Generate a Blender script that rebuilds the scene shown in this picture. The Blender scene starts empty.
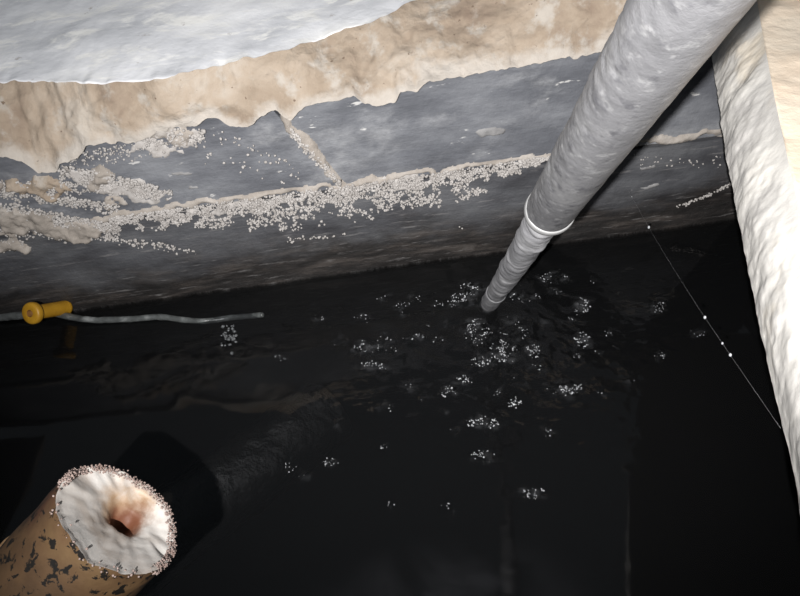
import bpy, bmesh, math, random
import numpy as np
from mathutils import Vector, Matrix

random.seed(7)
rng = np.random.default_rng(11)
scene = bpy.context.scene
COL = scene.collection

# ---------------------------------------------------------------- camera
FPX = 604.0
CAM_H = 1.12
PITCH = math.radians(45)
ROLL = math.radians(7.9)
FW = np.array([0, math.cos(PITCH), -math.sin(PITCH)])
UP0 = np.array([0, math.sin(PITCH), math.cos(PITCH)])
R0 = np.array([1.0, 0, 0])
RT = math.cos(ROLL) * R0 - math.sin(ROLL) * UP0
UP = math.sin(ROLL) * R0 + math.cos(ROLL) * UP0
CAM = np.array([0, 0, CAM_H])
cd = bpy.data.cameras.new('camera')
cd.sensor_fit = 'HORIZONTAL'
cd.sensor_width = 36.0
cd.lens = 36.0 * FPX / 800.0
cd.clip_start = 0.01
cam = bpy.data.objects.new('camera', cd)
COL.objects.link(cam)
cam.matrix_world = Matrix(((RT[0], UP[0], -FW[0], CAM[0]), (RT[1], UP[1], -FW[1], CAM[1]),
                           (RT[2], UP[2], -FW[2], CAM[2]), (0, 0, 0, 1)))
scene.camera = cam

# ---------------------------------------------------------------- world, flash lamp, exposure
world = bpy.data.worlds.new('world')
scene.world = world
world.use_nodes = True
world.node_tree.nodes['Background'].inputs[0].default_value = (0.8, 0.9, 1.0, 1)
world.node_tree.nodes['Background'].inputs[1].default_value = 0.13

fl = bpy.data.lights.new('phone_flash', 'SPOT')
fl.energy = 205.0
fl.color = (1.0, 0.98, 0.96)
fl.shadow_soft_size = 0.006
fl.spot_size = math.radians(110)
fl.spot_blend = 1.0
flo = bpy.data.objects.new('phone_flash', fl)
COL.objects.link(flo)
flo.location = Vector(CAM - 0.22 * FW - 0.105 * RT - 0.055 * UP)   # flash set back behind the lens to even out its falloff
_aim = CAM + (FW + RT * (440 - 400) / FPX - UP * (40 - 298) / FPX) * 1.5 - np.array(flo.location)
flo.rotation_euler = Vector(_aim).to_track_quat('-Z', 'Y').to_euler()

vs = scene.view_settings
vs.view_transform = 'Standard'
vs.look = 'None'
vs.gamma = 1.0
vs.use_curve_mapping = False
vs.exposure = 0.0

# ---------------------------------------------------------------- measuring helpers
WY = 1.25          # face of the block wall
SLAB_Z = 0.60      # top of the slab
JOINT_Z = 0.272    # bed joint between the two courses


def ray(x, y):
    return FW + RT * (x - 400) / FPX - UP * (y - 298) / FPX


def on_z(x, y, z):
    d = ray(x, y)
    return CAM + d * (z - CAM_H) / d[2]


def on_y(x, y, Y=WY):
    d = ray(x, y)
    return CAM + d * Y / d[1]


def at_depth(x, y, dep):
    return CAM + ray(x, y) * dep


# vectorised gradient noise
def _hash(ix, iy, iz):
    h = (ix * 374761393 + iy * 668265263 + iz * 2147483647 + 1274126177) & 0xffffffff
    h = ((h ^ (h >> 13)) * 1274126177) & 0xffffffff
    h = ((h ^ (h >> 16)) * 2246822519) & 0xffffffff
    return ((h ^ (h >> 15)) & 0xffff) / 32767.5 - 1.0


def vnoise(P, scale=1.0, seed=0):
    P = np.asarray(P, float) * scale + seed * 17.31
    i = np.floor(P).astype(np.int64)
    t = P - i
    t = t * t * t * (t * (t * 6 - 15) + 10)
    out = 0
    for dx in (0, 1):
        for dy in (0, 1):
            for dz in (0, 1):
                w = (t[..., 0] if dx else 1 - t[..., 0]) * (t[..., 1] if dy else 1 - t[..., 1]) * (t[..., 2] if dz else 1 - t[..., 2])
                out = out + w * _hash(i[..., 0] + dx, i[..., 1] + dy, i[..., 2] + dz)
    return out


def fbm(P, scale, octaves=4, seed=0, gain=0.5):
    s = 0
    a = 1.0
    for k in range(octaves):
        s = s + a * vnoise(P, scale * 2 ** k, seed + k)
        a *= gain
    return s


# ---------------------------------------------------------------- object helpers
def tag(o, label=None, cat=None, group=None, kind=None):
    for k, v in (('label', label), ('category', cat), ('group', group), ('kind', kind)):
        if v:
            o[k] = v
    return o


def empty(name, loc=(0, 0, 0)):
    o = bpy.data.objects.new(name, None)
    o.empty_display_size = 0.05
    o.location = loc
    COL.objects.link(o)
    return o


def mesh_obj(name, verts, faces, mat, parent=None, smooth=True):
    me = bpy.data.meshes.new(name)
    me.from_pydata([tuple(map(float, v)) for v in verts], [], [tuple(int(i) for i in f) for f in faces])
    if smooth:
        me.polygons.foreach_set('use_smooth', [True] * len(me.polygons))
    me.materials.append(mat)
    me.update()
    o = bpy.data.objects.new(name, me)
    COL.objects.link(o)
    if parent:
        o.parent = parent
        o.matrix_parent_inverse = Matrix.Translation(-Vector(parent.location))
    return o


def bm_obj(name, bm, mat, parent=None, smooth=True):
    bmesh.ops.recalc_face_normals(bm, faces=bm.faces)
    me = bpy.data.meshes.new(name)
    bm.to_mesh(me)
    bm.free()
    if smooth:
        me.polygons.foreach_set('use_smooth', [True] * len(me.polygons))
    me.materials.append(mat)
    o = bpy.data.objects.new(name, me)
    COL.objects.link(o)
    if parent:
        o.parent = parent
        o.matrix_parent_inverse = Matrix.Translation(-Vector(parent.location))
    return o


def grid_faces(nr, nc, wrap=False):
    f = []
    m = nc if wrap else nc - 1
    for i in range(nr - 1):
        for j in range(m):
            k = (j + 1) % nc
            f.append((i * nc + j, i * nc + k, (i + 1) * nc + k, (i + 1) * nc + j))
    return f


def frame(d):
    d = np.asarray(d, float)
    d = d / np.linalg.norm(d)
    a = np.array([0, 0, 1.0]) if abs(d[2]) < 0.9 else np.array([1.0, 0, 0])
    e1 = np.cross(d, a)
    e1 /= np.linalg.norm(e1)
    return d, e1, np.cross(d, e1)


def sweep(name, path, radii, mat, parent=None, n=32, disp=None, caps=True):
    """tube along a path with a radius for each point; disp(P, theta, i) adds to the radius"""
    path = np.asarray(path, float)
    V = []
    prev = None
    th = np.linspace(0, 2 * np.pi, n, endpoint=False)
    for i in range(len(path)):
        a = path[max(i - 1, 0)]
        b = path[min(i + 1, len(path) - 1)]
        d = b - a
        d /= np.linalg.norm(d)
        if prev is None:
            _, e1, e2 = frame(d)
        else:
            e1 = prev - d * (prev @ d)
            e1 /= np.linalg.norm(e1)
            e2 = np.cross(d, e1)
        prev = e1
        nrm = np.cos(th)[:, None] * e1 + np.sin(th)[:, None] * e2
        P = path[i] + nrm * radii[i]
        if disp is not None:
            P = P + nrm * disp(P, th, i)[:, None]
        V.append(P)
    V = np.concatenate(V)
    F = grid_faces(len(path), n, True)
    if caps:
        F.append(tuple(range(n - 1, -1, -1)))
        F.append(tuple((len(path) - 1) * n + j for j in range(n)))
    return mesh_obj(name, V, F, mat, parent)


def smooth_path(pts, n):
    pts = np.asarray(pts, float)
    P = np.vstack([2 * pts[0] - pts[1], pts, 2 * pts[-1] - pts[-2]])
    out = []
    m = len(pts) - 1
    for s in np.linspace(0, m, n):
        k = min(int(s), m - 1)
        t = s - k
        p0, p1, p2, p3 = P[k], P[k + 1], P[k + 2], P[k + 3]
        out.append(0.5 * (2 * p1 + (p2 - p0) * t + (2 * p0 - 5 * p1 + 4 * p2 - p3) * t * t + (3 * p1 - p0 - 3 * p2 + p3) * t ** 3))
    return np.array(out)


_ico = bmesh.new()
bmesh.ops.create_icosphere(_ico, subdivisions=2, radius=1.0)
ICO_V = np.array([v.co[:] for v in _ico.verts])
ICO_F = np.array([[v.index for v in f.verts] for f in _ico.faces])
_ico.free()


def grains(name, centres, radii, mat, parent=None, squash=None):
    """many little lumps as one mesh of real geometry"""
    V, F = [], []
    for k, (c, r) in enumerate(zip(centres, radii)):
        s = rng.uniform(0.75, 1.25, 3)
        w = ICO_V * s * (1 + 0.16 * rng.standard_normal((len(ICO_V), 1)))
        if squash is not None:
            w = w * squash
        V.append(w * r + c)
        F.append(ICO_F + k * len(ICO_V))
    return mesh_obj(name, np.concatenate(V), np.concatenate(F).tolist(), mat, parent)


# ---------------------------------------------------------------- materials
def lin(r, g, b):
    def c(v):
        v /= 255.0
        return v / 12.92 if v <= 0.04045 else ((v + 0.055) / 1.055) ** 2.4
    return (c(r), c(g), c(b), 1)


class Mat:
    def __init__(s, name):
        s.m = bpy.data.materials.new(name)
        s.m.use_nodes = True
        s.t = s.m.node_tree
        s.p = s.t.nodes['Principled BSDF']
        s.tc = s.t.nodes.new('ShaderNodeTexCoord')

    def n(s, kind, **kw):
        nd = s.t.nodes.new(kind)
        for k, v in kw.items():
            setattr(nd, k, v)
        return nd

    def l(s, a, b):
        s.t.links.new(a, b)

    def mapped(s, scale=(1, 1, 1), loc=(0, 0, 0)):
        mp = s.n('ShaderNodeMapping')
        s.l(s.tc.outputs['Object'], mp.inputs[0])
        mp.inputs['Scale'].default_value = scale
        mp.inputs['Location'].default_value = loc
        return mp.outputs[0]

    def noise(s, scale, detail=6, rough=0.6, vec=None, dist=0.0):
        nd = s.n('ShaderNodeTexNoise')
        nd.inputs['Scale'].default_value = scale
        nd.inputs['Detail'].default_value = detail
        nd.inputs['Roughness'].default_value = rough
        nd.inputs['Distortion'].default_value = dist
        s.l(vec if vec is not None else s.tc.outputs['Object'], nd.inputs['Vector'])
        return nd.outputs[0]

    def voro(s, scale, vec=None, feature='F1'):
        nd = s.n('ShaderNodeTexVoronoi', feature=feature)
        nd.inputs['Scale'].default_value = scale
        s.l(vec if vec is not None else s.tc.outputs['Object'], nd.inputs['Vector'])
        return nd.outputs[0]

    def ramp(s, fac, stops):
        nd = s.n('ShaderNodeValToRGB')
        e = nd.color_ramp.elements
        e[0].position, e[0].color = stops[0]
        e[1].position, e[1].color = stops[-1]
        for p, c in stops[1:-1]:
            x = e.new(p)
            x.color = c
        s.l(fac, nd.inputs[0])
        return nd.outputs[0]

    def bw(s, fac, lo, hi):
        nd = s.n('ShaderNodeMapRange')
        nd.inputs[1].default_value = lo
        nd.inputs[2].default_value = hi
        nd.interpolation_type = 'SMOOTHSTEP'
        s.l(fac, nd.inputs[0])
        return nd.outputs[0]

    def mix(s, fac, a, b, mode='MIX'):
        nd = s.n('ShaderNodeMix', data_type='RGBA', blend_type=mode)
        for sock, v in ((nd.inputs[0], fac), (nd.inputs[6], a), (nd.inputs[7], b)):
            if isinstance(v, (tuple, float, int)):
                sock.default_value = v
            else:
                s.l(v, sock)
        return nd.outputs[2]

    def math(s, op, a, b=0.0):
        nd = s.n('ShaderNodeMath', operation=op)
        for sock, v in ((nd.inputs[0], a), (nd.inputs[1], b)):
            if isinstance(v, (float, int)):
                sock.default_value = v
            else:
                s.l(v, sock)
        return nd.outputs[0]

    def sep(s, i):
        nd = s.n('ShaderNodeSeparateXYZ')
        s.l(s.tc.outputs['Object'], nd.inputs[0])
        return nd.outputs[i]

    def col(s, c):
        if isinstance(c, tuple):
            s.p.inputs['Base Color'].default_value = c
        else:
            s.l(c, s.p.inputs['Base Color'])

    def rough(s, r):
        if isinstance(r, (float, int)):
            s.p.inputs['Roughness'].default_value = r
        else:
            s.l(r, s.p.inputs['Roughness'])

    def bump(s, h, strength=0.4, dist=0.01):
        nd = s.n('ShaderNodeBump')
        nd.inputs['Strength'].default_value = strength
        nd.inputs['Distance'].default_value = dist
        s.l(h, nd.inputs['Height'])
        s.l(nd.outputs[0], s.p.inputs['Normal'])


def m_slab_top():
    m = Mat('slab_top_grey')
    a = m.noise(3.5, 7, 0.62, m.mapped((1, 1.6, 1)))
    c = m.ramp(a, [(0.3, lin(190, 192, 197)), (0.5, lin(222, 223, 227)), (0.68, lin(242, 242, 243))])
    sm = m.bw(m.noise(8, 7, 0.65, m.mapped((0.8, 1.8, 1)), 0.6), 0.50, 0.66)
    c = m.mix(sm, c, lin(246, 245, 242))
    c = m.mix(m.bw(m.noise(26, 5, 0.6), 0.66, 0.74), c, lin(186, 182, 180))
    m.col(c)
    m.rough(0.85)
    m.bump(m.math('ADD', m.noise(60, 7, 0.65), m.math('MULTIPLY', m.noise(11, 5, 0.6), 1.2)), 0.28, 0.006)
    return m.m


def m_broken():
    m = Mat('broken_edge_tan')
    a = m.noise(7, 8, 0.62, None, 0.4)
    c = m.ramp(a, [(0.28, lin(128, 112, 98)), (0.45, lin(150, 135, 119)), (0.58, lin(166, 152, 137)), (0.75, lin(182, 174, 164))])
    g = m.bw(m.noise(17, 6, 0.6, m.mapped((1, 1, 1), (3, 1, 2))), 0.52, 0.68)
    c = m.mix(m.math('MULTIPLY', g, 0.6), c, lin(182, 178, 172))
    c = m.mix(m.bw(m.noise(70, 3, 0.5), 0.68, 0.74), c, lin(108, 92, 78))
    # pale lime deposit along the dripping lower lip
    at_ = m.n('ShaderNodeAttribute', attribute_name='lip')
    lipm = m.bw(m.math('ADD', at_.outputs['Fac'], m.math('MULTIPLY', m.math('SUBTRACT', m.noise(14, 5, 0.6), 0.5), 0.7)), 0.72, 0.95)
    c = m.mix(m.math('MULTIPLY', lipm, 0.75), c, lin(184, 178, 171))
    m.col(c)
    m.rough(0.92)
    m.bump(m.math('ADD', m.noise(45, 8, 0.7), m.math('MULTIPLY', m.voro(38), 0.8)), 0.6, 0.01)
    return m.m


def m_right_edge():
    m = Mat('broken_edge_white')
    a = m.noise(9, 7, 0.6, m.mapped((1, 0.7, 1)), 0.5)
    c = m.ramp(a, [(0.28, lin(190, 187, 184)), (0.5, lin(216, 213, 208)), (0.72, lin(230, 226, 219))])
    c = m.mix(m.bw(m.noise(5, 4, 0.6), 0.55, 0.7), c, lin(222, 212, 196))
    m.col(c)
    m.rough(0.85)
    m.bump(m.noise(38, 7, 0.6), 0.3, 0.006)
    return m.m


def m_right_top():
    m = Mat('slab_top_beige')
    c = m.ramp(m.noise(8, 6), [(0.3, lin(240, 218, 194)), (0.7, lin(250, 236, 216))])
    m.col(c)
    m.rough(0.9)
    m.bump(m.noise(50, 6), 0.35, 0.006)
    return m.m


def m_block(lower):
    m = Mat('wet_block_lower' if lower else 'damp_block_upper')
    st = m.mapped((1.0, 1.0, 6.0))
    a = m.noise(5, 8, 0.62, m.mapped((1, 1, 2.2)))
    if not lower:
        c = m.ramp(a, [(0.3, lin(74, 76, 82)), (0.5, lin(95, 97, 103)), (0.7, lin(120, 122, 127))])
        # pale lime bloom in the concrete, strongest in loose horizontal drifts
        c = m.mix(m.bw(m.noise(4.0, 7, 0.65, m.mapped((1, 1, 1.8), (1.7, 0, 0.4))), 0.5, 0.74), c, lin(150, 151, 154))
        c = m.mix(m.bw(m.noise(13, 5, 0.6, m.mapped((1, 1, 3), (0, 0, 5))), 0.655, 0.71), c, lin(188, 187, 186))
    else:
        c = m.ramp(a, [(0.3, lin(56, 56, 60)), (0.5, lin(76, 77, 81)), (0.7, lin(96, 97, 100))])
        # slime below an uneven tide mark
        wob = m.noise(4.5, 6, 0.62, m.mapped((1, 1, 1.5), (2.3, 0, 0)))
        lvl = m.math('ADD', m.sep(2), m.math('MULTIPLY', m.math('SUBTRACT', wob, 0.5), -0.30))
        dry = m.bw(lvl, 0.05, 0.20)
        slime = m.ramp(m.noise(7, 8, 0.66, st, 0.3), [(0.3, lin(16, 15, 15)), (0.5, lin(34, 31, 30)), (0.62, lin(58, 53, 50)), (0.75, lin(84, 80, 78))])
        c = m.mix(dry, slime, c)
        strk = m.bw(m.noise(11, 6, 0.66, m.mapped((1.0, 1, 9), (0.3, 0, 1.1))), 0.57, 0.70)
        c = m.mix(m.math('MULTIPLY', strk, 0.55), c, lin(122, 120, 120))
    m.col(c)
    m.rough(0.62 if lower else 0.75)
    m.bump(m.math('ADD', m.noise(70, 7, 0.65), m.math('MULTIPLY', m.noise(12, 5, 0.6, m.mapped((1, 1, 4))), 1.6)), 0.4, 0.006)
    return m.m


def m_simple(name, stops, scale=10, rough=0.85, bump=0.4, bscale=60, bdist=0.005, spec=None):
    m = Mat(name)
    m.col(m.ramp(m.noise(scale, 6, 0.6), stops))
    m.rough(rough)
    m.bump(m.noise(bscale, 6), bump, bdist)
    if spec is not None:
        m.p.inputs['Specular IOR Level'].default_value = spec
    return m.m


M_TOP = m_slab_top()
M_TAN = m_broken()
M_REDGE = m_right_edge()
M_RTOP = m_right_top()
M_BLOCKU = m_block(False)
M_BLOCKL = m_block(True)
M_MORTAR = m_simple('mortar_beige', [(0.3, lin(128, 121, 114)), (0.5, lin(156, 148, 140)), (0.72, lin(178, 172, 166))], 18, 0.95, 0.6, 120, 0.004)
M_BACKING = m_simple('wall_backing', [(0.3, lin(50, 49, 50)), (0.7, lin(84, 82, 82))], 8)
M_CRUST = m_simple('mineral_crust_white', [(0.3, lin(150, 145, 141)), (0.7, lin(188, 184, 181))], 60, 0.8, 0.2, 300, 0.002)
M_SMEAR = m_simple('lime_smear_grey', [(0.3, lin(112, 111, 112)), (0.7, lin(146, 145, 145))], 40)
M_DARKWALL = m_simple('pit_wall_dark', [(0.3, lin(40, 40, 42)), (0.7, lin(84, 84, 87))], 6)
M_SLUDGE = m_simple('sludge', [(0.3, lin(12, 12, 12)), (0.7, lin(30, 29, 28))], 6)


def m_pipe_grey(wrinkled):
    m = Mat('dirty_grey_plastic_wrinkled' if wrinkled else 'dirty_grey_plastic')
    a = m.noise(16, 7, 0.62, None, 0.3)
    if wrinkled:
        c = m.ramp(a, [(0.28, lin(96, 96, 99)), (0.5, lin(128, 128, 131)), (0.72, lin(156, 156, 158))])
    else:
        c = m.ramp(a, [(0.28, lin(68, 68, 70)), (0.5, lin(80, 80, 82)), (0.72, lin(94, 94, 95))])
        c = m.mix(m.bw(m.noise(70, 4, 0.6, m.mapped((1, 1, 1), (4, 2, 0))), 0.52, 0.72), c, lin(60, 60, 63))
        c = m.mix(m.bw(m.noise(95, 3, 0.6, m.mapped((1, 1, 1), (1, 7, 0))), 0.54, 0.74), c, lin(98, 98, 99))
    m.col(c)
    m.rough(0.5)
    m.bump(m.noise(90, 6, 0.65), 0.35, 0.003)
    return m.m


M_PIPE = m_pipe_grey(False)
M_PIPEW = m_pipe_grey(True)
M_COLLAR = m_simple('pale_collar_plastic', [(0.3, lin(104, 104, 105)), (0.7, lin(122, 122, 122))], 20, 0.45, 0.1)


def m_brown():
    m = Mat('stained_brown_pipe')
    c = m.ramp(m.noise(9, 6, 0.6), [(0.3, lin(58, 42, 29)), (0.5, lin(84, 63, 42)), (0.7, lin(104, 83, 56))])
    c = m.mix(m.bw(m.noise(5, 4, 0.6, m.mapped((1, 1, 1), (1, 4, 2))), 0.5, 0.66), c, lin(74, 45, 33))
    c = m.mix(m.bw(m.noise(70, 5, 0.65, None, 0.6), 0.54, 0.58), c, lin(18, 15, 12))
    m.col(c)
    m.rough(0.55)
    m.bump(m.noise(60, 6), 0.3, 0.003)
    return m.m


M_BROWN = m_brown()


def m_lining():
    m = Mat('pale_pipe_lining')
    c = m.ramp(m.noise(16, 6, 0.6, None, 0.5), [(0.3, lin(156, 145, 135)), (0.5, lin(184, 179, 174)), (0.7, lin(200, 198, 194))])
    # rust-brown silt stains stuck to the inside of the mouth
    for off, rad, colr in (((-6, -10), 0.046, lin(150, 124, 98)), ((10, -28), 0.032, lin(160, 132, 96)), ((0, 0), 0.034, lin(100, 60, 40))):
        w = c0 + hole + back * 0.025 + (RT * off[0] - UP * off[1]) * 0.7 / FPX
        ds = m.n('ShaderNodeVectorMath', operation='DISTANCE')
        m.l(m.tc.outputs['Object'], ds.inputs[0])
        ds.inputs[1].default_value = tuple(w)
        d2 = m.math('ADD', ds.outputs['Value'], m.math('MULTIPLY', m.math('SUBTRACT', m.noise(30, 5, 0.6), 0.5), 0.05))
        c = m.mix(m.bw(d2, rad, rad * 0.3), c, colr)
    m.col(c)
    m.rough(0.6)
    m.bump(m.noise(70, 5), 0.25, 0.003)
    return m.m


M_PINKCRUST = m_simple('pinkish_crust', [(0.3, lin(112, 92, 84)), (0.7, lin(152, 136, 130))], 60, 0.8)
M_BLACKTUBE = m_simple('rough_black_tube', [(0.3, lin(9, 8, 8)), (0.7, lin(28, 26, 25))], 20, 0.3, 0.9, 45, 0.012)
M_YELLOW = m_simple('yellow_plastic', [(0.3, lin(160, 116, 26)), (0.7, lin(188, 144, 42))], 20, 0.45, 0.1)
M_YHOLE = m_simple('yellow_socket', [(0.3, lin(120, 84, 40)), (0.7, lin(150, 104, 56))], 30, 0.7, 0.1)
M_HOSE = m_simple('cloudy_clear_hose', [(0.3, lin(56, 58, 58)), (0.55, lin(88, 91, 91)), (0.72, lin(132, 135, 135))], 30, 0.3, 0.2)
M_WEB = m_simple('cobweb_silk', [(0.3, lin(150, 150, 152)), (0.7, lin(180, 180, 182))], 30, 0.5, 0.0)
M_DROP = m_simple('water_bead', [(0.3, lin(150, 152, 156)), (0.7, lin(190, 192, 196))], 30, 0.12, 0.0)
M_FROTH_GLINT = m_simple('pale_froth_glint', [(0.3, lin(120, 122, 126)), (0.7, lin(226, 228, 232))], 240, 0.12, 0.2, 300, 0.002)  # bubble colour lightened to stand in for flash glints
M_DEBRIS = m_simple('grey_froth', [(0.3, lin(60, 62, 64)), (0.7, lin(110, 112, 114))], 60, 0.25, 0.3)


def m_water():
    m = Mat('black_water')
    t = m.t
    t.nodes.remove(m.p)
    out = t.nodes['Material Output']
    fr = m.n('ShaderNodeFresnel')
    fr.inputs['IOR'].default_value = 1.33
    tr = m.n('ShaderNodeBsdfTransparent')
    tr.inputs[0].default_value = (0.72, 0.73, 0.74, 1)
    gl = m.n('ShaderNodeBsdfGlossy')
    gl.inputs[0].default_value = (1, 1, 1, 1)
    gl.inputs['Roughness'].default_value = 0.045
    mx = m.n('ShaderNodeMixShader')
    m.l(fr.outputs[0], mx.inputs[0])
    m.l(tr.outputs[0], mx.inputs[1])
    m.l(gl.outputs[0], mx.inputs[2])
    # hazy reflection on the water, painted in as a pale diffuse patch
    c = on_z(440, 640, 0)
    vs_ = m.n('ShaderNodeVectorMath', operation='DISTANCE')
    m.l(m.mapped((1.0, 1.8, 1), (0, 0, 0)), vs_.inputs[0])
    vs_.inputs[1].default_value = (c[0], c[1] * 1.8, 0)
    near = m.bw(vs_.outputs['Value'], 0.34, 0.02)
    refl_haze = m.math('MULTIPLY', near, m.bw(m.noise(7, 5, 0.6, None, 0.6), 0.36, 0.68))
    di = m.n('ShaderNodeBsdfDiffuse')
    di.inputs[0].default_value = lin(120, 120, 126)
    mx2 = m.n('ShaderNodeMixShader')
    m.l(m.math('MULTIPLY', refl_haze, 0.10), mx2.inputs[0])
    tu_ = m.n('ShaderNodeBsdfDiffuse')
    tu_.inputs[0].default_value = lin(150, 152, 156)
    mx0 = m.n('ShaderNodeMixShader')
    at_ = m.n('ShaderNodeAttribute', attribute_name='foam_glint')  # reflections in the wavelets painted as grey diffuse patches
    m.l(m.math('ADD', m.math('MULTIPLY', at_.outputs['Fac'], 0.11), 0.015), mx0.inputs[0])
    m.l(mx.outputs[0], mx0.inputs[1])
    m.l(tu_.outputs[0], mx0.inputs[2])
    m.l(mx0.outputs[0], mx2.inputs[1])
    m.l(di.outputs[0], mx2.inputs[2])
    m.l(mx2.outputs[0], out.inputs['Surface'])
    ab = m.n('ShaderNodeVolumeAbsorption')
    ab.inputs['Color'].default_value = (0.12, 0.12, 0.13, 1)
    ab.inputs['Density'].default_value = 13.0
    m.l(ab.outputs[0], out.inputs['Volume'])
    return m.m


M_WATER = m_water()

# ---------------------------------------------------------------- the pit: walls and bottom
X0, X1, Y0 = -1.45, 1.12, -0.45


def box_mesh(name, lo, hi, mat, parent=None, cuts=0):
    bm = bmesh.new()
    bmesh.ops.create_cube(bm, size=1.0)
    for v in bm.verts:
        v.co = Vector([lo[i] + (v.co[i] + 0.5) * (hi[i] - lo[i]) for i in range(3)])
    return bm_obj(name, bm, mat, parent, smooth=False)


wall_back = box_mesh('wall_back', (X0, WY + 0.012, -0.45), (X1, WY + 0.15, 0.45), M_BACKING)
tag(wall_back, 'grey block wall of the pit with crusted mortar joint', 'wall', kind='structure')
wl = box_mesh('wall_left', (X0 - 0.15, Y0, -0.45), (X0, WY + 0.15, 0.47), M_DARKWALL)
tag(wl, 'dark side wall of the pit beyond the yellow fitting', 'wall', kind='structure')
wr = box_mesh('wall_right', (X1, Y0, -0.45), (X1 + 0.15, WY + 0.15, 0.47), M_DARKWALL)
tag(wr, 'dark side wall of the pit under the whitish slab edge', 'wall', kind='structure')
wf = box_mesh('wall_front', (X0 - 0.15, Y0 - 0.15, -0.45), (X1 + 0.15, Y0, 0.47), M_DARKWALL)
tag(wf, 'dark wall of the pit facing the block wall', 'wall', kind='structure')
fb = box_mesh('floor', (X0 - 0.15, Y0 - 0.15, -0.5), (X1 + 0.15, WY + 0.15, -0.45), M_SLUDGE)
tag(fb, 'sludge covered bottom of the pit under black water', 'floor', kind='structure')


NF = 520
bot_px = [(-260, 205), (-120, 180), (-40, 166), (0, 158), (22, 162), (38, 173), (52, 172), (60, 164), (76, 158), (88, 146), (110, 142), (128, 143), (150, 136), (172, 126), (196, 126), (206, 116), (220, 120), (234, 128), (250, 126), (262, 117), (276, 110), (288, 120), (296, 114), (303, 107), (330, 101), (352, 96), (360, 102), (376, 104), (386, 104), (396, 103), (400, 94), (416, 92), (428, 82), (450, 78), (500, 70), (560, 60), (600, 53), (660, 44), (700, 38), (760, 28)]
slab_bot = np.array([on_y(x, y, WY - 0.018) for x, y in bot_px])


def block(quad, mat, depth=0.1, top_cut=False):
    """quad: four (x, z) corners on the wall face"""
    lo = np.array(quad)
    nx = max(2, int((max(q[0] for q in quad) - min(q[0] for q in quad)) / 0.012))
    nz = max(2, int((max(q[1] for q in quad) - min(q[1] for q in quad)) / 0.012))
    V = []
    for i in range(nz + 1):
        for j in range(nx + 1):
            s, t = j / nx, i / nz
            p = (1 - t) * ((1 - s) * lo[0] + s * lo[1]) + t * ((1 - s) * lo[3] + s * lo[2])
            V.append((p[0], WY, p[1]))
    V = np.array(V)
    if top_cut:
        zt = np.interp(V[:, 0], slab_bot[:, 0], slab_bot[:, 2]) + 0.001
        V[:, 2] = lo[0][1] + (V[:, 2] - lo[0][1]) / (lo[2][1] - lo[0][1]) * (zt - lo[0][1])
    d = 0.006 * fbm(V * [1, 1, 2.5], 6, 4, 3) * 0.6 + 0.0012 * vnoise(V, 60, 9)
    V[:, 1] += np.maximum(d, -0.005)
    nc = nx + 1
    F = [tuple(reversed(f)) for f in grid_faces(nz + 1, nc)]
    F = grid_faces(nz + 1, nc)
    # sides running back into the mortar
    ring = [j for j in range(nc)] + [i * nc + nx for i in range(1, nz + 1)] + [nz * nc + j for j in range(nx - 1, -1, -1)] + [i * nc for i in range(nz - 1, 0, -1)]
    base = len(V)
    B = V[ring].copy()
    B[:, 1] = WY + depth
    V = np.vstack([V, B])
    n = len(ring)
    for k in range(n):
        F.append((ring[k], base + k, base + (k + 1) % n, ring[(k + 1) % n]))
    o = mesh_obj('concrete_block', V, F, mat, wall_back)
    md = o.modifiers.new('edge', 'EDGE_SPLIT')
    md.split_angle = math.radians(50)
    return o


vj_top = on_y(283, 118)
vj_bot = on_y(342, 184)
g = 0.009
upper_z0, upper_z1 = JOINT_Z + g * 0.6, 0.50
tt = (vj_top[0] - vj_bot[0]) / (vj_top[2] - vj_bot[2])


def vjx(z):
    return vj_bot[0] + tt * (z - vj_bot[2])


block([(X0, upper_z0), (vjx(upper_z0) - g, upper_z0), (vjx(upper_z1) - g, upper_z1), (X0, upper_z1)], M_BLOCKU, top_cut=True)
block([(vjx(upper_z0) + g, upper_z0), (X1, upper_z0), (X1, upper_z1), (vjx(upper_z1) + g, upper_z1)], M_BLOCKU, top_cut=True)
lz1 = JOINT_Z - g * 0.6
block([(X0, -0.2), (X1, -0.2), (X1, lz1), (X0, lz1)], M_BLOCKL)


# mortar and lime lumps proud of the wall
def inside(poly, px, py):
    r = np.zeros(px.shape, bool)
    n = len(poly)
    for i in range(n):
        x1, y1 = poly[i]
        x2, y2 = poly[(i + 1) % n]
        if y1 == y2:
            continue
        c = ((y1 > py) != (y2 > py)) & (px < (x2 - x1) * (py - y1) / (y2 - y1) + x1)
        r ^= c
    return r


def edge_dist(poly, px, py):
    d = np.full(px.shape, 9.0)
    n = len(poly)
    for i in range(n):
        a = np.array(poly[i])
        b = np.array(poly[(i + 1) % n])
        ab = b - a
        t = np.clip(((px - a[0]) * ab[0] + (py - a[1]) * ab[1]) / max(ab @ ab, 1e-12), 0, 1)
        d = np.minimum(d, np.hypot(px - a[0] - t * ab[0], py - a[1] - t * ab[1]))
    return d


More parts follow.
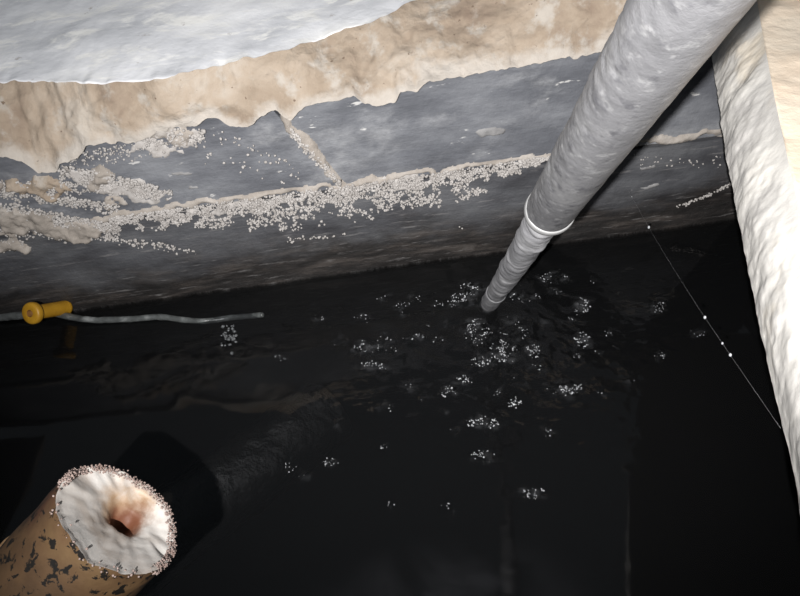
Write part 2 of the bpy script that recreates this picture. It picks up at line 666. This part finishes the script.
def wall_patch(name, pix, thick, mat, parent, cell=0.004, wob=0.010, lump=0.006, seed=0, ybase=WY):
    poly = [(lambda p: (p[0], p[2]))(on_y(x, y)) for x, y in pix]
    xs = [p[0] for p in poly]
    zs = [p[1] for p in poly]
    gx = np.arange(min(xs) - 0.02, max(xs) + 0.02, cell)
    gz = np.arange(min(zs) - 0.02, max(zs) + 0.02, cell)
    PX, PZ = np.meshgrid(gx, gz)
    P3 = np.stack([PX, np.zeros_like(PX), PZ], -1)
    wx = PX + wob * fbm(P3, 28, 3, seed + 1)
    wz = PZ + wob * fbm(P3, 28, 3, seed + 5)
    ins = inside(poly, wx, wz)
    d = np.where(ins, edge_dist(poly, wx, wz), 0)
    h = np.where(ins, thick * np.sqrt(np.clip(d / (1.2 * thick + 0.002), 0, 1)) + lump * 0.5 * (fbm(P3, 40, 4, seed + 8)) * np.clip(d / 0.01, 0, 1), -0.008)
    h = np.where(ins, np.maximum(h, 0.001), h)
    idx = {}
    V, F = [], []
    nz, nx = PX.shape

    def vid(i, j):
        if (i, j) not in idx:
            idx[(i, j)] = len(V)
            V.append((PX[i, j], ybase - h[i, j], PZ[i, j]))
        return idx[(i, j)]
    for i in range(nz - 1):
        for j in range(nx - 1):
            if ins[i, j] or ins[i + 1, j] or ins[i, j + 1] or ins[i + 1, j + 1]:
                F.append((vid(i, j), vid(i, j + 1), vid(i + 1, j + 1), vid(i + 1, j)))
    return mesh_obj(name, V, F, mat, parent)


def jy(x):           # height of the bed joint line in the picture
    return 212 + (x - 140) * (132 - 212) / 580.0


# bed joint
def strip(x0, x1, up, dn, step=18):
    a = [(x, jy(x) - up) for x in np.arange(x0, x1 + 1, step)]
    b = [(x, jy(x) + dn) for x in np.arange(x1, x0 - 1, -step)]
    return a + b


wall_patch('mortar_joint', strip(-120, 560, 3, 3), 0.006, M_MORTAR, wall_back, seed=2)
wall_patch('mortar_joint', strip(560, 640, 2, 3), 0.003, M_MORTAR, wall_back, seed=3)
wall_patch('mortar_joint', [(628, 143), (660, 136), (700, 131), (722, 128), (760, 122), (760, 129), (722, 135), (700, 138), (684, 141), (672, 146), (655, 143)], 0.007, M_MORTAR, wall_back, seed=4)
wall_patch('mortar_joint', [(280, 114), (294, 118), (308, 140), (344, 181), (336, 184), (312, 160), (290, 138)], 0.008, M_MORTAR, wall_back, seed=6)
# lumps of lime and fallen mortar at the foot of the slab
for k, (pix, th) in enumerate([
    ([(6, 186), (24, 178), (52, 180), (66, 188), (60, 196), (40, 199), (16, 195)], 0.016),
    ([(82, 172), (104, 166), (118, 174), (110, 184), (90, 184)], 0.012),
    ([(-30, 212), (20, 204), (44, 212), (70, 220), (104, 222), (112, 230), (90, 240), (60, 242), (40, 234), (10, 230), (-30, 230)], 0.014),
    ([(-30, 240), (10, 236), (24, 240), (20, 250), (-30, 252)], 0.012),
    ([(98, 202), (118, 198), (124, 206), (108, 210)], 0.010),
    ([(136, 128), (170, 122), (204, 128), (196, 140), (160, 146), (140, 140)], 0.005),
    ([(-40, 182), (-4, 176), (2, 190), (-40, 198)], 0.014),
]):
    wall_patch('mortar_patch', pix, th, M_TAN if k == 0 else M_MORTAR, wall_back, seed=20 + k, wob=0.026, lump=0.014)
# thin lime smears
for k, (pix, th) in enumerate([
    ([(628, 188), (660, 181), (662, 184), (630, 192)], 0.002),
    ([(474, 132), (496, 126), (508, 128), (504, 134), (480, 140)], 0.003),
    ([(172, 172), (190, 172), (190, 175), (172, 175)], 0.002),
    ([(640, 168), (656, 164), (656, 168), (642, 172)], 0.002),
    ([(190, 188), (200, 187), (200, 190), (190, 190)], 0.002),
]):
    wall_patch('lime_smear', pix, th, M_SMEAR, wall_back, cell=0.003, wob=0.006, lump=0.002, seed=40 + k)

for k, pix in enumerate([
    [(150, 214), (220, 204), (300, 193), (380, 182), (440, 174), (490, 168), (470, 174), (420, 186), (370, 192), (310, 204), (260, 210), (210, 214), (160, 218)],
    [(66, 172), (100, 172), (150, 186), (170, 196), (140, 200), (100, 194), (70, 184)],
    [(132, 130), (200, 128), (190, 148), (150, 156), (134, 148)],
]):
    wall_patch('crust_film', pix, 0.0022, M_CRUST, wall_back, cell=0.0035, wob=0.022, lump=0.004, seed=60 + k)

# mineral crust: clusters of little white nodules
CR, CRR = [], []


def crust_line(pts, n, wup, wdn, r0=0.0013, r1=0.0036, clump=0.55):
    """nodules spread along a line, hanging further below it than above it"""
    pts = np.array(pts, float)
    seg = np.linalg.norm(np.diff(pts, axis=0), axis=1)
    cum = np.concatenate([[0], np.cumsum(seg)])
    made = 0
    tries = 0
    while made < n and tries < n * 30:
        tries += 1
        s = rng.uniform(0, cum[-1])
        k = min(np.searchsorted(cum, s, side='right') - 1, len(seg) - 1)
        p = pts[k] + (pts[k + 1] - pts[k]) * (s - cum[k]) / seg[k]
        f = s / cum[-1]
        up = np.interp(f, np.linspace(0, 1, len(wup)), wup)
        dn = np.interp(f, np.linspace(0, 1, len(wdn)), wdn)
        v = rng.beta(1.1, 1.5)
        q = p + np.array([0, -up + v * (up + dn)])
        w = on_y(q[0], q[1])
        nz = vnoise(np.array([[w[0], 0, w[2]]]), 40, 3)[0] + 0.8 * vnoise(np.array([[w[0], 0, w[2]]]), 95, 4)[0]
        if nz < (-0.9 + clump * 2 * v):
            continue
        r = rng.uniform(r0, r1)
        w[1] = WY - r * 0.5 - (0.004 if v < 0.4 else 0.0) + rng.uniform(-0.003, 0.002)
        CR.append(w)
        CRR.append(r)
        made += 1


crust_line([(110, 216), (200, 204), (300, 190), (400, 176), (500, 161), (556, 154)], 4300, [0, 0, 0, -1, -1, 0], [16, 24, 42, 40, 36, 6], clump=0.66)
crust_line([(-40, 205), (20, 206), (60, 214), (120, 226)], 1000, [2, 4, 2, 2], [34, 32, 28, 16], clump=0.4)
crust_line([(60, 168), (100, 176), (140, 186), (172, 192)], 760, [4, 6, 6, 4], [18, 18, 14, 8], clump=0.35)
crust_line([(0, 190), (40, 198), (80, 200), (120, 208)], 400, [2, 3, 3, 4], [8, 8, 8, 8])
crust_line([(286, 126), (312, 152), (341, 184)], 330, [4, 4, 3], [8, 8, 6], clump=0.2)
crust_line([(130, 134), (205, 134)], 150, [8, 6], [14, 10], 0.0018, 0.004)
crust_line([(105, 238), (150, 241), (196, 250)], 110, [2, 2, 2], [8, 8, 8])
crust_line([(284, 238), (330, 236), (350, 232)], 34, [2, 2, 2], [6, 4, 3])
crust_line([(-40, 214), (40, 222), (110, 230)], 700, [8, 8, 8], [16, 16, 10], 0.0012, 0.003, clump=0.1)
crust_line([(0, 188), (60, 190), (110, 178)], 420, [8, 8, 8], [10, 10, 8], 0.0012, 0.003, clump=0.25)
crust_line([(70, 158), (130, 150), (200, 138)], 260, [6, 8, 6], [12, 12, 8], 0.001, 0.0028, clump=0.3)
crust_line([(0, 242), (24, 242)], 60, [3, 3], [10, 8])
crust_line([(190, 140), (240, 165), (300, 178)], 70, [25, 30, 12], [18, 15, 8], 0.0014, 0.0034, clump=0.2)
crust_line([(676, 206), (702, 196), (732, 182)], 70, [1, 1, 1], [3, 3, 3], 0.0014, 0.0032, clump=0.1)
crust_line([(630, 160), (690, 165), (722, 160)], 40, [8, 8, 8], [8, 10, 8], 0.001, 0.0024)
crust_line([(445, 225), (462, 232)], 5, [6, 6], [6, 6], 0.001, 0.0024)
cr = grains('mineral_crust', CR, CRR, M_CRUST, wall_back)
tag(cr, 'white nodular mineral crust hanging from the mortar joint', None, kind='stuff')


# ---------------------------------------------------------------- slab round the opening
def resample(pts, n):
    pts = np.asarray(pts, float)
    seg = np.linalg.norm(np.diff(pts, axis=0), axis=1)
    cum = np.concatenate([[0], np.cumsum(seg)])
    s = np.linspace(0, cum[-1], n)
    return np.stack([np.interp(s, cum, pts[:, k]) for k in range(pts.shape[1])], 1)


def slab_strip(B, T, out, mat_top, mat_edge, label, rough_amp, bulge, seed, width=0.9, under=0.12, face_rows=44, name='concrete_slab', rise=0.0, lip=0.35, T0=None):
    n = len(B)
    B, T = np.array(B), np.array(T)
    T0 = T if T0 is None else np.array(T0)
    out = np.asarray(out, float)
    s = np.linspace(0, 1, face_rows)[:, None, None]
    prof = np.sin(np.pi * s)
    F_ = B[None] * (1 - s) + T[None] * s - out * bulge * prof
    nrm = -out * 0.75 + np.array([0, 0, 0.55])
    am = lip + (1 - lip) * np.clip(np.sin(np.pi * np.clip(s[..., 0], 0, 1)) * 1.6, 0, 1)
    am = am * (1 - s[..., 0] ** 8)
    big = fbm(F_, 11, 5, seed, 0.55)
    ridg = 0.5 * np.abs(vnoise(F_, 26, seed + 4))
    disp = rough_amp * (0.7 * big - 0.5 * ridg) * am
    F_ = F_ + nrm * disp[..., None]
    root = empty(name, tuple(F_[-1, n // 2]))
    ed = mesh_obj('broken_edge', F_.reshape(-1, 3), grid_faces(face_rows, n), mat_edge, root)
    la = ed.data.attributes.new('lip', 'FLOAT', 'POINT')
    la.data.foreach_set('value', np.repeat(1 - np.linspace(0, 1, face_rows), n))
    top0 = F_[-1]
    rows = [top0]
    k = 46
    for i in range(1, k + 1):
        t = (i / k) ** 1.6
        R = T0 + out * width * t
        R = R.copy()
        e = np.exp(-t * width / 0.05)[..., None] if np.ndim(t) else math.exp(-t * width / 0.05)
        R = R + (top0 - T0) * e
        R[:, 2] += 0.004 * fbm(R, 7, 4, seed + 9) + rise * t * width
        rows.append(R)
    last = rows[-1].copy()
    last[:, 2] = B[:, 2].mean()
    rows.append(last)
    und = F_[0] + out * under
    rows.append(und)
    rows.append(F_[0])
    sl = mesh_obj('slab_body', np.concatenate(rows), grid_faces(len(rows), n), mat_top, root)
    tag(root, label, 'slab', kind='structure')
    return root


top_px = [(-260, 96), (-120, 90), (0, 84), (40, 82), (90, 84), (140, 83), (170, 78), (220, 68), (260, 56), (310, 44), (350, 30), (385, 18), (412, 2), (430, -7), (470, -16), (540, -26), (640, -38), (760, -56)]
Bp = np.array([on_y(x, y, WY - 0.018) for x, y in resample(bot_px, NF)])
Tp = np.array([on_z(x, y, SLAB_Z + 0.10 * min(1, max(0, (x - 330) / 300))) for x, y in resample(top_px, NF)])
# even spacing in x for both edges
xs = np.linspace(-1.45, 0.95, NF)


def by_x(P):
    o = np.argsort(P[:, 0])
    return np.stack([xs, np.interp(xs, P[o, 0], P[o, 1]), np.interp(xs, P[o, 0], P[o, 2])], 1)


Bx = by_x(Bp)
# match edge points along the picture rather than straight back
Tx = np.stack([np.interp(np.linspace(0, 1, NF), np.linspace(0, 1, NF), by_x(Tp)[:, k]) for k in range(3)], 1)
T_smooth = Tx.copy()
Bx[:, 2] += 0.0045 * fbm(Bx * [1, 0, 0], 55, 4, 25)
Tx[:, 1] += 0.010 * fbm(Tx * [1, 0, 0], 22, 4, 15)
Tx[:, 2] += 0.003 + 0.004 * fbm(Tx * [1, 0, 0], 30, 3, 19)
slab_far = slab_strip(Bx, Tx, np.array([0, 1.0, 0]), M_TOP, M_TAN, 'grey concrete slab with broken tan edge over the block wall', 0.015, 0.010, 5, rise=0.13, T0=T_smooth)

# right-hand slab edge running towards the viewer
rb = [on_z(708, 40, 0.49), on_z(716, 90, 0.49), on_z(724, 140, 0.49), on_z(735, 200, 0.49), on_z(748, 270, 0.49), on_z(762, 340, 0.49), on_z(778, 420, 0.49), on_z(800, 515, 0.49), on_z(826, 640, 0.49), on_z(850, 760, 0.49)]
rt = [on_z(752, -30, SLAB_Z), on_z(762, 30, SLAB_Z), on_z(775, 100, SLAB_Z), on_z(797, 200, SLAB_Z), on_z(815, 280, SLAB_Z), on_z(838, 380, SLAB_Z), on_z(862, 480, SLAB_Z), on_z(900, 620, SLAB_Z), on_z(930, 760, SLAB_Z)]
NR = 360
rb = resample(rb, NR)
rt = resample(rt, NR)
slab_right = slab_strip(rb, rt, np.array([0.93, -0.37, 0]), M_RTOP, M_REDGE, 'beige topped concrete slab with whitish broken edge beside the long pipe', 0.0085, 0.012, 31, width=0.6, under=0.25, lip=0.9)

# left-hand slab, out to the side of the opening
lb = resample([(-1.22, -0.4, 0.49), (-1.2, 0.2, 0.49), (-1.24, 0.7, 0.49), (-1.22, 1.2, 0.49)], 160)
lt = resample([(-1.30, -0.4, SLAB_Z), (-1.28, 0.2, SLAB_Z), (-1.33, 0.7, SLAB_Z), (-1.30, 1.22, SLAB_Z)], 160)
slab_left = slab_strip(lb, lt, np.array([-1.0, 0, 0]), M_TOP, M_TAN, 'concrete slab along the side of the opening above the yellow fitting', 0.018, 0.01, 51, width=0.6, under=0.2)

# ---------------------------------------------------------------- water
blobs_z = [(170, 105, 25, 10, .6), (225, 128, 20, 15, .8), (255, 100, 15, 8, .5), (115, 155, 22, 12, .5), (165, 147, 8, 5, .4), (50, 212, 15, 15, .4),
           (125, 232, 40, 15, 1), (180, 205, 20, 15, .4), (188, 235, 15, 8, .6), (235, 215, 20, 8, .6), (272, 205, 20, 8, .8), (320, 212, 20, 8, .6),
           (140, 283, 45, 12, .7), (335, 115, 40, 12, .7), (400, 80, 35, 18, 1), (380, 105, 35, 20, .9), (330, 170, 10, 6, .5), (285, 175, 5, 4, .4),
           (420, 190, 40, 35, .8), (490, 190, 15, 10, .5), (510, 160, 25, 12, .7), (540, 195, 20, 15, .6), (600, 165, 12, 12, .5), (545, 100, 45, 12, .9),
           (625, 48, 40, 16, .8), (625, 85, 20, 8, .4), (730, 55, 10, 6, .4), (695, 125, 22, 25, 1), (668, 160, 10, 8, .5), (490, 245, 40, 35, 1),
           (430, 270, 28, 18, .9), (570, 245, 24, 20, .9), (700, 215, 22, 22, 1), (690, 258, 16, 8, .5), (765, 195, 8, 12, .6), (745, 245, 8, 5, .4),
           (655, 340, 45, 22, 1), (750, 356, 8, 4, .6), (520, 382, 18, 14, 1), (385, 320, 22, 14, .7), (347, 352, 20, 16, .7), (233, 345, 18, 18, .35),
           (280, 380, 12, 15, .4), (330, 410, 10, 8, .5), (355, 455, 12, 10, .5), (175, 393, 15, 12, .35), (435, 435, 48, 16, .9), (435, 518, 30, 12, .8),
           (172, 497, 6, 6, .7), (30, 543, 15, 10, .5), (50, 445, 12, 14, .4), (610, 460, 16, 14, .6), (575, 290, 25, 10, .4), (470, 350, 14, 8, .5),
           (5, 155, 6, 6, .5), (515, 315, 10, 5, .4), (545, 335, 12, 5, .4)]
blobs = [(320 + a / 2.667, 260 + b / 2.667, c / 2.667, d / 2.667, e) for a, b, c, d, e in blobs_z]
blobs += [(533, 494, 12, 5, .9), (391, 503, 3, 3, .7), (448, 505, 3, 3, .5), (331, 462, 6, 5, .6), (290, 467, 6, 6, .5), (305, 478, 7, 6, .4),
          (657, 307, 8, 6, .7), (628, 380, 4, 4, .8), (662, 355, 6, 4, .6), (697, 333, 7, 5, .4), (280, 357, 6, 4, .6), (317, 319, 7, 4, .5)]


def axis_coords(lo, a, b, hi, fine, coarse):
    return np.concatenate([np.linspace(lo, a, max(2, int((a - lo) / coarse)), endpoint=False), np.arange(a, b, fine), np.linspace(b, hi, max(2, int((hi - b) / coarse)))])


gx = axis_coords(X0, -0.40, 0.66, X1, 0.0021, 0.02)
gy = axis_coords(Y0, 0.52, 1.16, WY + 0.004, 0.0021, 0.02)
GX, GY = np.meshgrid(gx, gy)
mask = np.zeros_like(GX)
_P = np.stack([GX, GY, np.zeros_like(GX)], -1)
WX = GX + 0.011 * fbm(_P, 38, 3, 101)
WYY = GY + 0.011 * fbm(_P, 38, 3, 107)
for (bx, by, rx, ry, st) in blobs:
    c = on_z(bx, by, 0)
    ex = on_z(bx + rx, by, 0) - c
    ey = on_z(bx, by + ry, 0) - c
    A = np.array([[ex[0], ey[0]], [ex[1], ey[1]]])
    Ai = np.linalg.inv(A)
    dx, dy = WX - c[0], WYY - c[1]
    q = (Ai[0, 0] * dx + Ai[0, 1] * dy) ** 2 + (Ai[1, 0] * dx + Ai[1, 1] * dy) ** 2
    mask = np.maximum(mask, st * np.exp(-(q / 1.1) ** 2))
P3 = np.stack([GX, GY, np.zeros_like(GX)], -1)
tipw = on_z(490, 303, 0)
R_ = np.hypot(GX - tipw[0], GY - tipw[1] + 0.10)
swell = np.exp(-(R_ / 0.30) ** 2)
H_ = 0.0040 * swell * fbm(P3, 18, 2, 71) + 0.0012 * swell * fbm(P3, 55, 2, 77)
H_ += mask * (0.0052 * vnoise(P3, 85, 81) + 0.0030 * vnoise(P3, 170, 85)) + 0.003 * mask
H_ += 0.0006 * fbm(P3, 6, 2, 91)
edge = np.minimum.reduce([GX - X0, X1 - GX, GY - Y0, WY - GY])
H_ *= np.clip(edge / 0.05, 0, 1)
ny_, nx_ = GX.shape
V = np.stack([GX, GY, H_], -1).reshape(-1, 3)
F = grid_faces(ny_, nx_)
ring = list(range(nx_)) + [i * nx_ + nx_ - 1 for i in range(1, ny_)] + [(ny_ - 1) * nx_ + j for j in range(nx_ - 2, -1, -1)] + [i * nx_ for i in range(ny_ - 2, 0, -1)]
base = len(V)
Bv = V[ring].copy()
Bv[:, 2] = -0.445
V = np.vstack([V, Bv])
nr = len(ring)
for k in range(nr):
    F.append((ring[(k + 1) % nr], ring[k], base + k, base + (k + 1) % nr))
F.append(tuple(base + k for k in range(nr - 1, -1, -1)))
water = mesh_obj('water', V, F, M_WATER)
fa = water.data.attributes.new('foam_glint', 'FLOAT', 'POINT')
fo = np.zeros(len(V))
fo[:GX.size] = (mask * np.clip(0.25 + 0.9 * fbm(P3, 70, 3, 95), 0, 1)).reshape(-1)
fa.data.foreach_set('value', fo)
tag(water, 'black still water filling the pit, choppy where the long pipe enters', 'water', kind='stuff')

# little bubbles, kept pale to paint in flash glints off the wavelets
FC, FR = [], []
for (bx, by, rx, ry, st) in blobs:
    n = int(rx * ry * (st ** 1.5) * 0.85) + 3
    for _ in range(n):
        a, rr = rng.uniform(0, 2 * math.pi), math.sqrt(rng.uniform(0, 1)) * 0.95
        p = on_z(bx + rx * rr * math.cos(a), by + ry * rr * math.sin(a), 0)
        p[:2] += rng.normal(0, 0.003, 2)
        if vnoise(np.array([[p[0], p[1], 0.0]]), 60, 97)[0] + 0.6 * vnoise(np.array([[p[0], p[1], 0.0]]), 150, 98)[0] < 0.0:
            continue
        i = min(np.searchsorted(gy, p[1]), ny_ - 1)
        j = min(np.searchsorted(gx, p[0]), nx_ - 1)
        r = (0.0005 + 0.0014 * rng.beta(1.2, 3.0)) * (0.75 + 0.4 * st)
        p[2] = H_[i, j] + r * 0.2
        FC.append(p)
        FR.append(r)
froth_glints = grains('froth_glints', FC, FR, M_FROTH_GLINT)
tag(froth_glints, 'scattered bubbles and painted glints on the black water round the pipe end', 'foam_glint', kind='stuff')

# ---------------------------------------------------------------- long grey pipe into the water
tip = at_depth(489, 304, 1.545)
topp = at_depth(687, 0, 0.315)
axis = topp - tip
L = np.linalg.norm(axis)
ad = axis / L


def on_pipe(t):
    return tip + axis * t


# parameter of the collar: where the axis crosses pixel row 226
def row_of(P):
    d = P - CAM
    return 298 - FPX * (d @ UP) / (d @ FW)


tc = min(np.linspace(0, 1, 2000), key=lambda t: abs(row_of(on_pipe(t)) - 209))
pipe = empty('drain_pipe', tuple(on_pipe(-0.05)))
tag(pipe, 'long dirty grey plastic pipe slanting down into the black water', 'pipe')
r_low, r_up = 0.0215, 0.0278
ts = np.linspace(-0.06, tc + 0.02, 220)


def d_low(P, th, i):
    s = ts[i] * L
    w = 0.0011 * vnoise(np.stack([P[:, 0] * 30, P[:, 1] * 30, np.full(len(P), s * 150)], 1), 1.0, 3)
    return w + 0.0016 * fbm(P, 40, 3, 6)


sweep('lower_tube', [on_pipe(t) for t in ts], [r_low] * len(ts), M_PIPEW, pipe, 44, d_low)
tu = np.linspace(tc, 1.17, 300)
side = -RT * 0.86 + UP * 0.1 - FW * 0.45
_, pe1, pe2 = frame(ad)


def d_up(P, th, i):
    c = on_pipe(tu[i])
    nn = (P - c)
    nn /= np.linalg.norm(nn, axis=1)[:, None]
    f = np.clip((nn @ (side / np.linalg.norm(side)) - 0.35) * 1.8, 0, 1)
    return f * (-0.0016 * np.clip(vnoise(P, 110, 13) - 0.15, 0, 1) + 0.0006 * vnoise(P, 210, 14)) + 0.0003 * vnoise(P, 60, 16)


sweep('upper_tube', [on_pipe(t) for t in tu], [r_up] * len(tu), M_PIPE, pipe, 64, d_up)
cl = [(tc - 0.006, r_up - 0.002), (tc - 0.009, r_up + 0.0005), (tc - 0.008, r_up + 0.0016), (tc - 0.004, r_up + 0.0022), (tc - 0.001, r_up + 0.0016), (tc + 0.002, r_up + 0.0005), (tc + 0.001, r_up - 0.002)]
th = np.linspace(0, 2 * np.pi, 56, endpoint=False)
V = np.concatenate([on_pipe(t) + r * (np.cos(th)[:, None] * pe1 + np.sin(th)[:, None] * pe2) for t, r in cl])
mesh_obj('collar', V, grid_faces(len(cl), 56, True), M_COLLAR, pipe)
te = min(np.linspace(0, 0.4, 2000), key=lambda t: abs(row_of(on_pipe(t)) - 293))
V = np.concatenate([on_pipe(te + dt) + (r_low + dr) * (np.cos(th)[:, None] * pe1 + np.sin(th)[:, None] * pe2) for dt, dr in ((-0.006, -0.001), (-0.004, 0.0012), (0.001, 0.0016), (0.003, -0.001))])
mesh_obj('end_ring', V, grid_faces(4, 56, True), M_PIPEW, pipe)

# ---------------------------------------------------------------- brown open pipe
vd = ray(120, 517)
vd = vd / np.linalg.norm(vd)
c0 = at_depth(120, 517, 0.70)
be = -0.69 * RT - 0.73 * UP
be = be - vd * (be @ vd)
be /= np.linalg.norm(be)
back = 0.60 * vd + 0.80 * be
back /= np.linalg.norm(back)
_, be1, be2 = frame(back)
r_b = 66 * 0.70 / FPX
brown = empty('sewer_pipe', tuple(c0 + back * 0.72))
tag(brown, 'brown stained open pipe end with pale lining and crusted rim', 'pipe')
nb = 96
thb = np.linspace(0, 2 * np.pi, nb, endpoint=False)
# ragged mouth: how far each point of the rim is broken back
rag = 0.010 * fbm(np.stack([np.cos(thb), np.sin(thb), 0 * thb], 1), 1.6, 4, 8)


def bring(s, r, k=1.0, seed=2, amp=0.0012):
    nn = np.cos(thb)[:, None] * be1 + np.sin(thb)[:, None] * be2
    P = c0 + back * s + nn * r
    P = P + back * (rag * k)[:, None]
    return P + nn * (amp * fbm(P, 30, 3, seed))[:, None]


ss = np.concatenate([np.linspace(0, 0.03, 8), np.linspace(0.04, 0.80, 60)])
V = np.concatenate([bring(s, r_b, max(0, 1 - s / 0.1)) for s in ss])
mesh_obj('tube', V, grid_faces(len(ss), nb, True), M_BROWN, brown)
wall_t = 0.0075


_d = ray(137, 524)
_k = ((c0 + back * 0.055 - CAM) @ back) / (_d @ back)
hole = CAM + _d * _k - c0
hole = hole - back * (hole @ back)
hole = hole * min(1.0, 0.50 * r_b / np.linalg.norm(hole))
M_LINING = m_lining()
si = np.concatenate([np.linspace(0, 0.03, 6), np.linspace(0.04, 0.30, 24)])
# pale scale has narrowed the mouth to a shallow funnel round an off-centre hole
rings = [bring(0, r_b), bring(0.001, r_b - wall_t * 0.5, 1.0, 4), bring(0.003, r_b - wall_t, 1.0, 4)]
for q in np.linspace(0.04, 1, 26):
    P = bring(0.003 + 0.022 * q + 0.09 * max(0, q - 0.75), (r_b - wall_t) * (1 - 0.88 * q), max(0, 1 - q * 2), 4, 0.0016 + 0.002 * q)
    P = P + hole * q
    P = P + back * (0.004 * q * fbm(P, 45, 3, 9))[:, None]
    rings.append(P)
rings.append(bring(0.10, 0.003, 0, 4) + hole)
V = np.concatenate(rings)
F = grid_faces(len(rings), nb, True)
mesh_obj('lining', V, F, M_LINING, brown)
# raised seam round the outside
V = np.concatenate([bring(0.115 + a, r_b + b, 0) for a, b in ((-0.003, -0.001), (-0.002, 0.0016), (0.001, 0.0022), (0.003, -0.001))])
mesh_obj('seam_ring', V, grid_faces(4, nb, True), m_simple('seam_tan', [(0.3, lin(120, 92, 62)), (0.7, lin(160, 128, 92))], 20), brown)
gc, gr = [], []
for _ in range(2600):
    a = rng.uniform(0, 2 * math.pi)
    k = int(a / (2 * math.pi) * nb) % nb
    nn = math.cos(a) * be1 + math.sin(a) * be2
    gate = vnoise(np.array([[math.cos(a) * 1.8, math.sin(a) * 1.8, 0.3]]), 1.0, 22)[0]
    if -(nn @ (0.6 * be - 0.8 * vd)) + 0.35 * gate < -0.25 and rng.uniform() > 0.06:
        continue
    r = r_b + rng.uniform(-wall_t * 1.0, 0.0025)
    gc.append(c0 + nn * r + back * (rag[k] + rng.uniform(-0.003, 0.006)))
    gr.append(rng.uniform(0.0005, 0.0014))
rc = grains('rim_crust', gc, gr, M_PINKCRUST, brown)
tag(rc, 'pinkish grainy crust', None, kind='stuff')

# ---------------------------------------------------------------- dark rough tube lying awash
p1 = on_z(150, 545, -0.075)
p2 = on_z(330, 412, -0.14)
dd = p2 - p1
pth = [p1 - dd * 0.25 + dd * 1.25 * t for t in np.linspace(0, 1, 120)]


def d_blk(P, th, i):
    return 0.007 * fbm(P, 16, 4, 61)


bp = sweep('sunken_tube', pth, [0.086] * 120, M_BLACKTUBE, None, 48, d_blk)
tag(bp, 'black rough tube lying awash in the water behind the brown pipe', 'pipe')

# ---------------------------------------------------------------- clear hose and yellow fitting
yv = ray(33, 313)
yv = yv / np.linalg.norm(yv)
yc = at_depth(33, 313, 1.56)
ye = RT * 0.985 + UP * 0.17
ye = ye - yv * (ye @ yv)
ye /= np.linalg.norm(ye)
ya = 0.74 * ye + 0.67 * yv
ya /= np.linalg.norm(ya)
_, ye1, ye2 = frame(ya)
tail = yc + ya * 0.105
h_pts = [on_z(-90, 323, 0.012), on_z(-30, 319, 0.012), on_z(0, 317, 0.012), on_z(24, 315, 0.013), on_z(48, 312, 0.014), on_z(66, 316, 0.013),
         on_z(84, 319, 0.012), on_z(100, 320, 0.008), on_z(130, 319, 0.007), on_z(160, 317, 0.008), on_z(185, 320, 0.002), on_z(205, 321, -0.004), on_z(228, 318, -0.012), on_z(250, 316, -0.010), on_z(263, 315, 0.005)]
hp = smooth_path(h_pts, 260)
hr = np.interp(np.linspace(0, 1, 260), [0, 0.2, 0.42, 0.8, 0.98, 1], [0.0115, 0.0115, 0.0085, 0.008, 0.0075, 0.006])
hose = sweep('hose', hp, hr, M_HOSE, None, 20, lambda P, th, i: 0.0009 * vnoise(P, 70, 44))
tag(hose, 'cloudy clear hose floating along the foot of the block wall', 'hose')
fit = empty('hose_fitting', tuple(yc))
tag(fit, 'yellow plastic fitting with a round flange on the clear hose', 'fitting')


def lathe(name, prof, mat, parent, n=40):
    t = np.linspace(0, 2 * np.pi, n, endpoint=False)
    V = np.concatenate([yc + ya * s + r * (np.cos(t)[:, None] * ye1 + np.sin(t)[:, None] * ye2) for s, r in prof])
    return mesh_obj(name, V, grid_faces(len(prof), n, True), mat, parent)


lathe('flange', [(-0.010, 0.0095), (-0.0105, 0.012), (-0.0105, 0.024), (-0.008, 0.0275), (-0.004, 0.0288), (0.003, 0.0288), (0.007, 0.0275), (0.009, 0.024), (0.010, 0.018)], M_YELLOW, fit)
lathe('socket', [(-0.0102, 0.0097), (-0.004, 0.0094), (0.012, 0.009), (0.0125, 0.0005)], M_YHOLE, fit)
lathe('barrel', [(0.010, 0.0185), (0.04, 0.019), (0.095, 0.0195), (0.100, 0.020), (0.104, 0.0195)], M_YELLOW, fit)
lathe('end_cap', [(0.098, 0.0202), (0.103, 0.0212), (0.108, 0.0205), (0.112, 0.017), (0.113, 0.009)], M_YELLOW, fit)

# scum clump under the hose end
dc, dr_ = [], []
for _ in range(46):
    p = on_z(230 + rng.normal(0, 4), 336 + rng.normal(0, 5), 0)
    p[2] = rng.uniform(0, 0.006)
    dc.append(p)
    dr_.append(rng.uniform(0.0018, 0.0045))
cl_ = grains('scum_clump', dc, dr_, M_DEBRIS)
tag(cl_, 'grey clump of scum floating below the sunken end of the clear hose', 'scum', kind='stuff')

# ---------------------------------------------------------------- cobweb strand with water beads
wa = on_y(626, 186, WY - 0.004)
def px_of(P):
    d = P - CAM
    return np.array([400 + FPX * (d @ RT) / (d @ FW), 298 - FPX * (d @ UP) / (d @ FW)])


wb = min(rb, key=lambda P: np.linalg.norm(px_of(P) - (783, 432))) + np.array([-0.002, 0, 0.006])
strand = smooth_path([wa, wa * 0.66 + wb * 0.34 - [0, 0, 0.012], wa * 0.33 + wb * 0.67 - [0, 0, 0.012], wb], 60)
web = empty('cobweb_strand', tuple(wa))
tag(web, 'thin beaded cobweb strand stretched from block wall to whitish slab edge', 'cobweb')
sweep('thread', strand, [0.00008] * 60, M_WEB, web, 6)
for f, r in ((0.10, 0.0012), (0.30, 0.0030), (0.72, 0.0024), (0.80, 0.0018), (0.84, 0.0022)):
    k = int(f * 59)
    b = mesh_obj('bead', ICO_V * [r * 0.8, r, r * 1.3] + strand[k], ICO_F.tolist(), M_DROP, web)
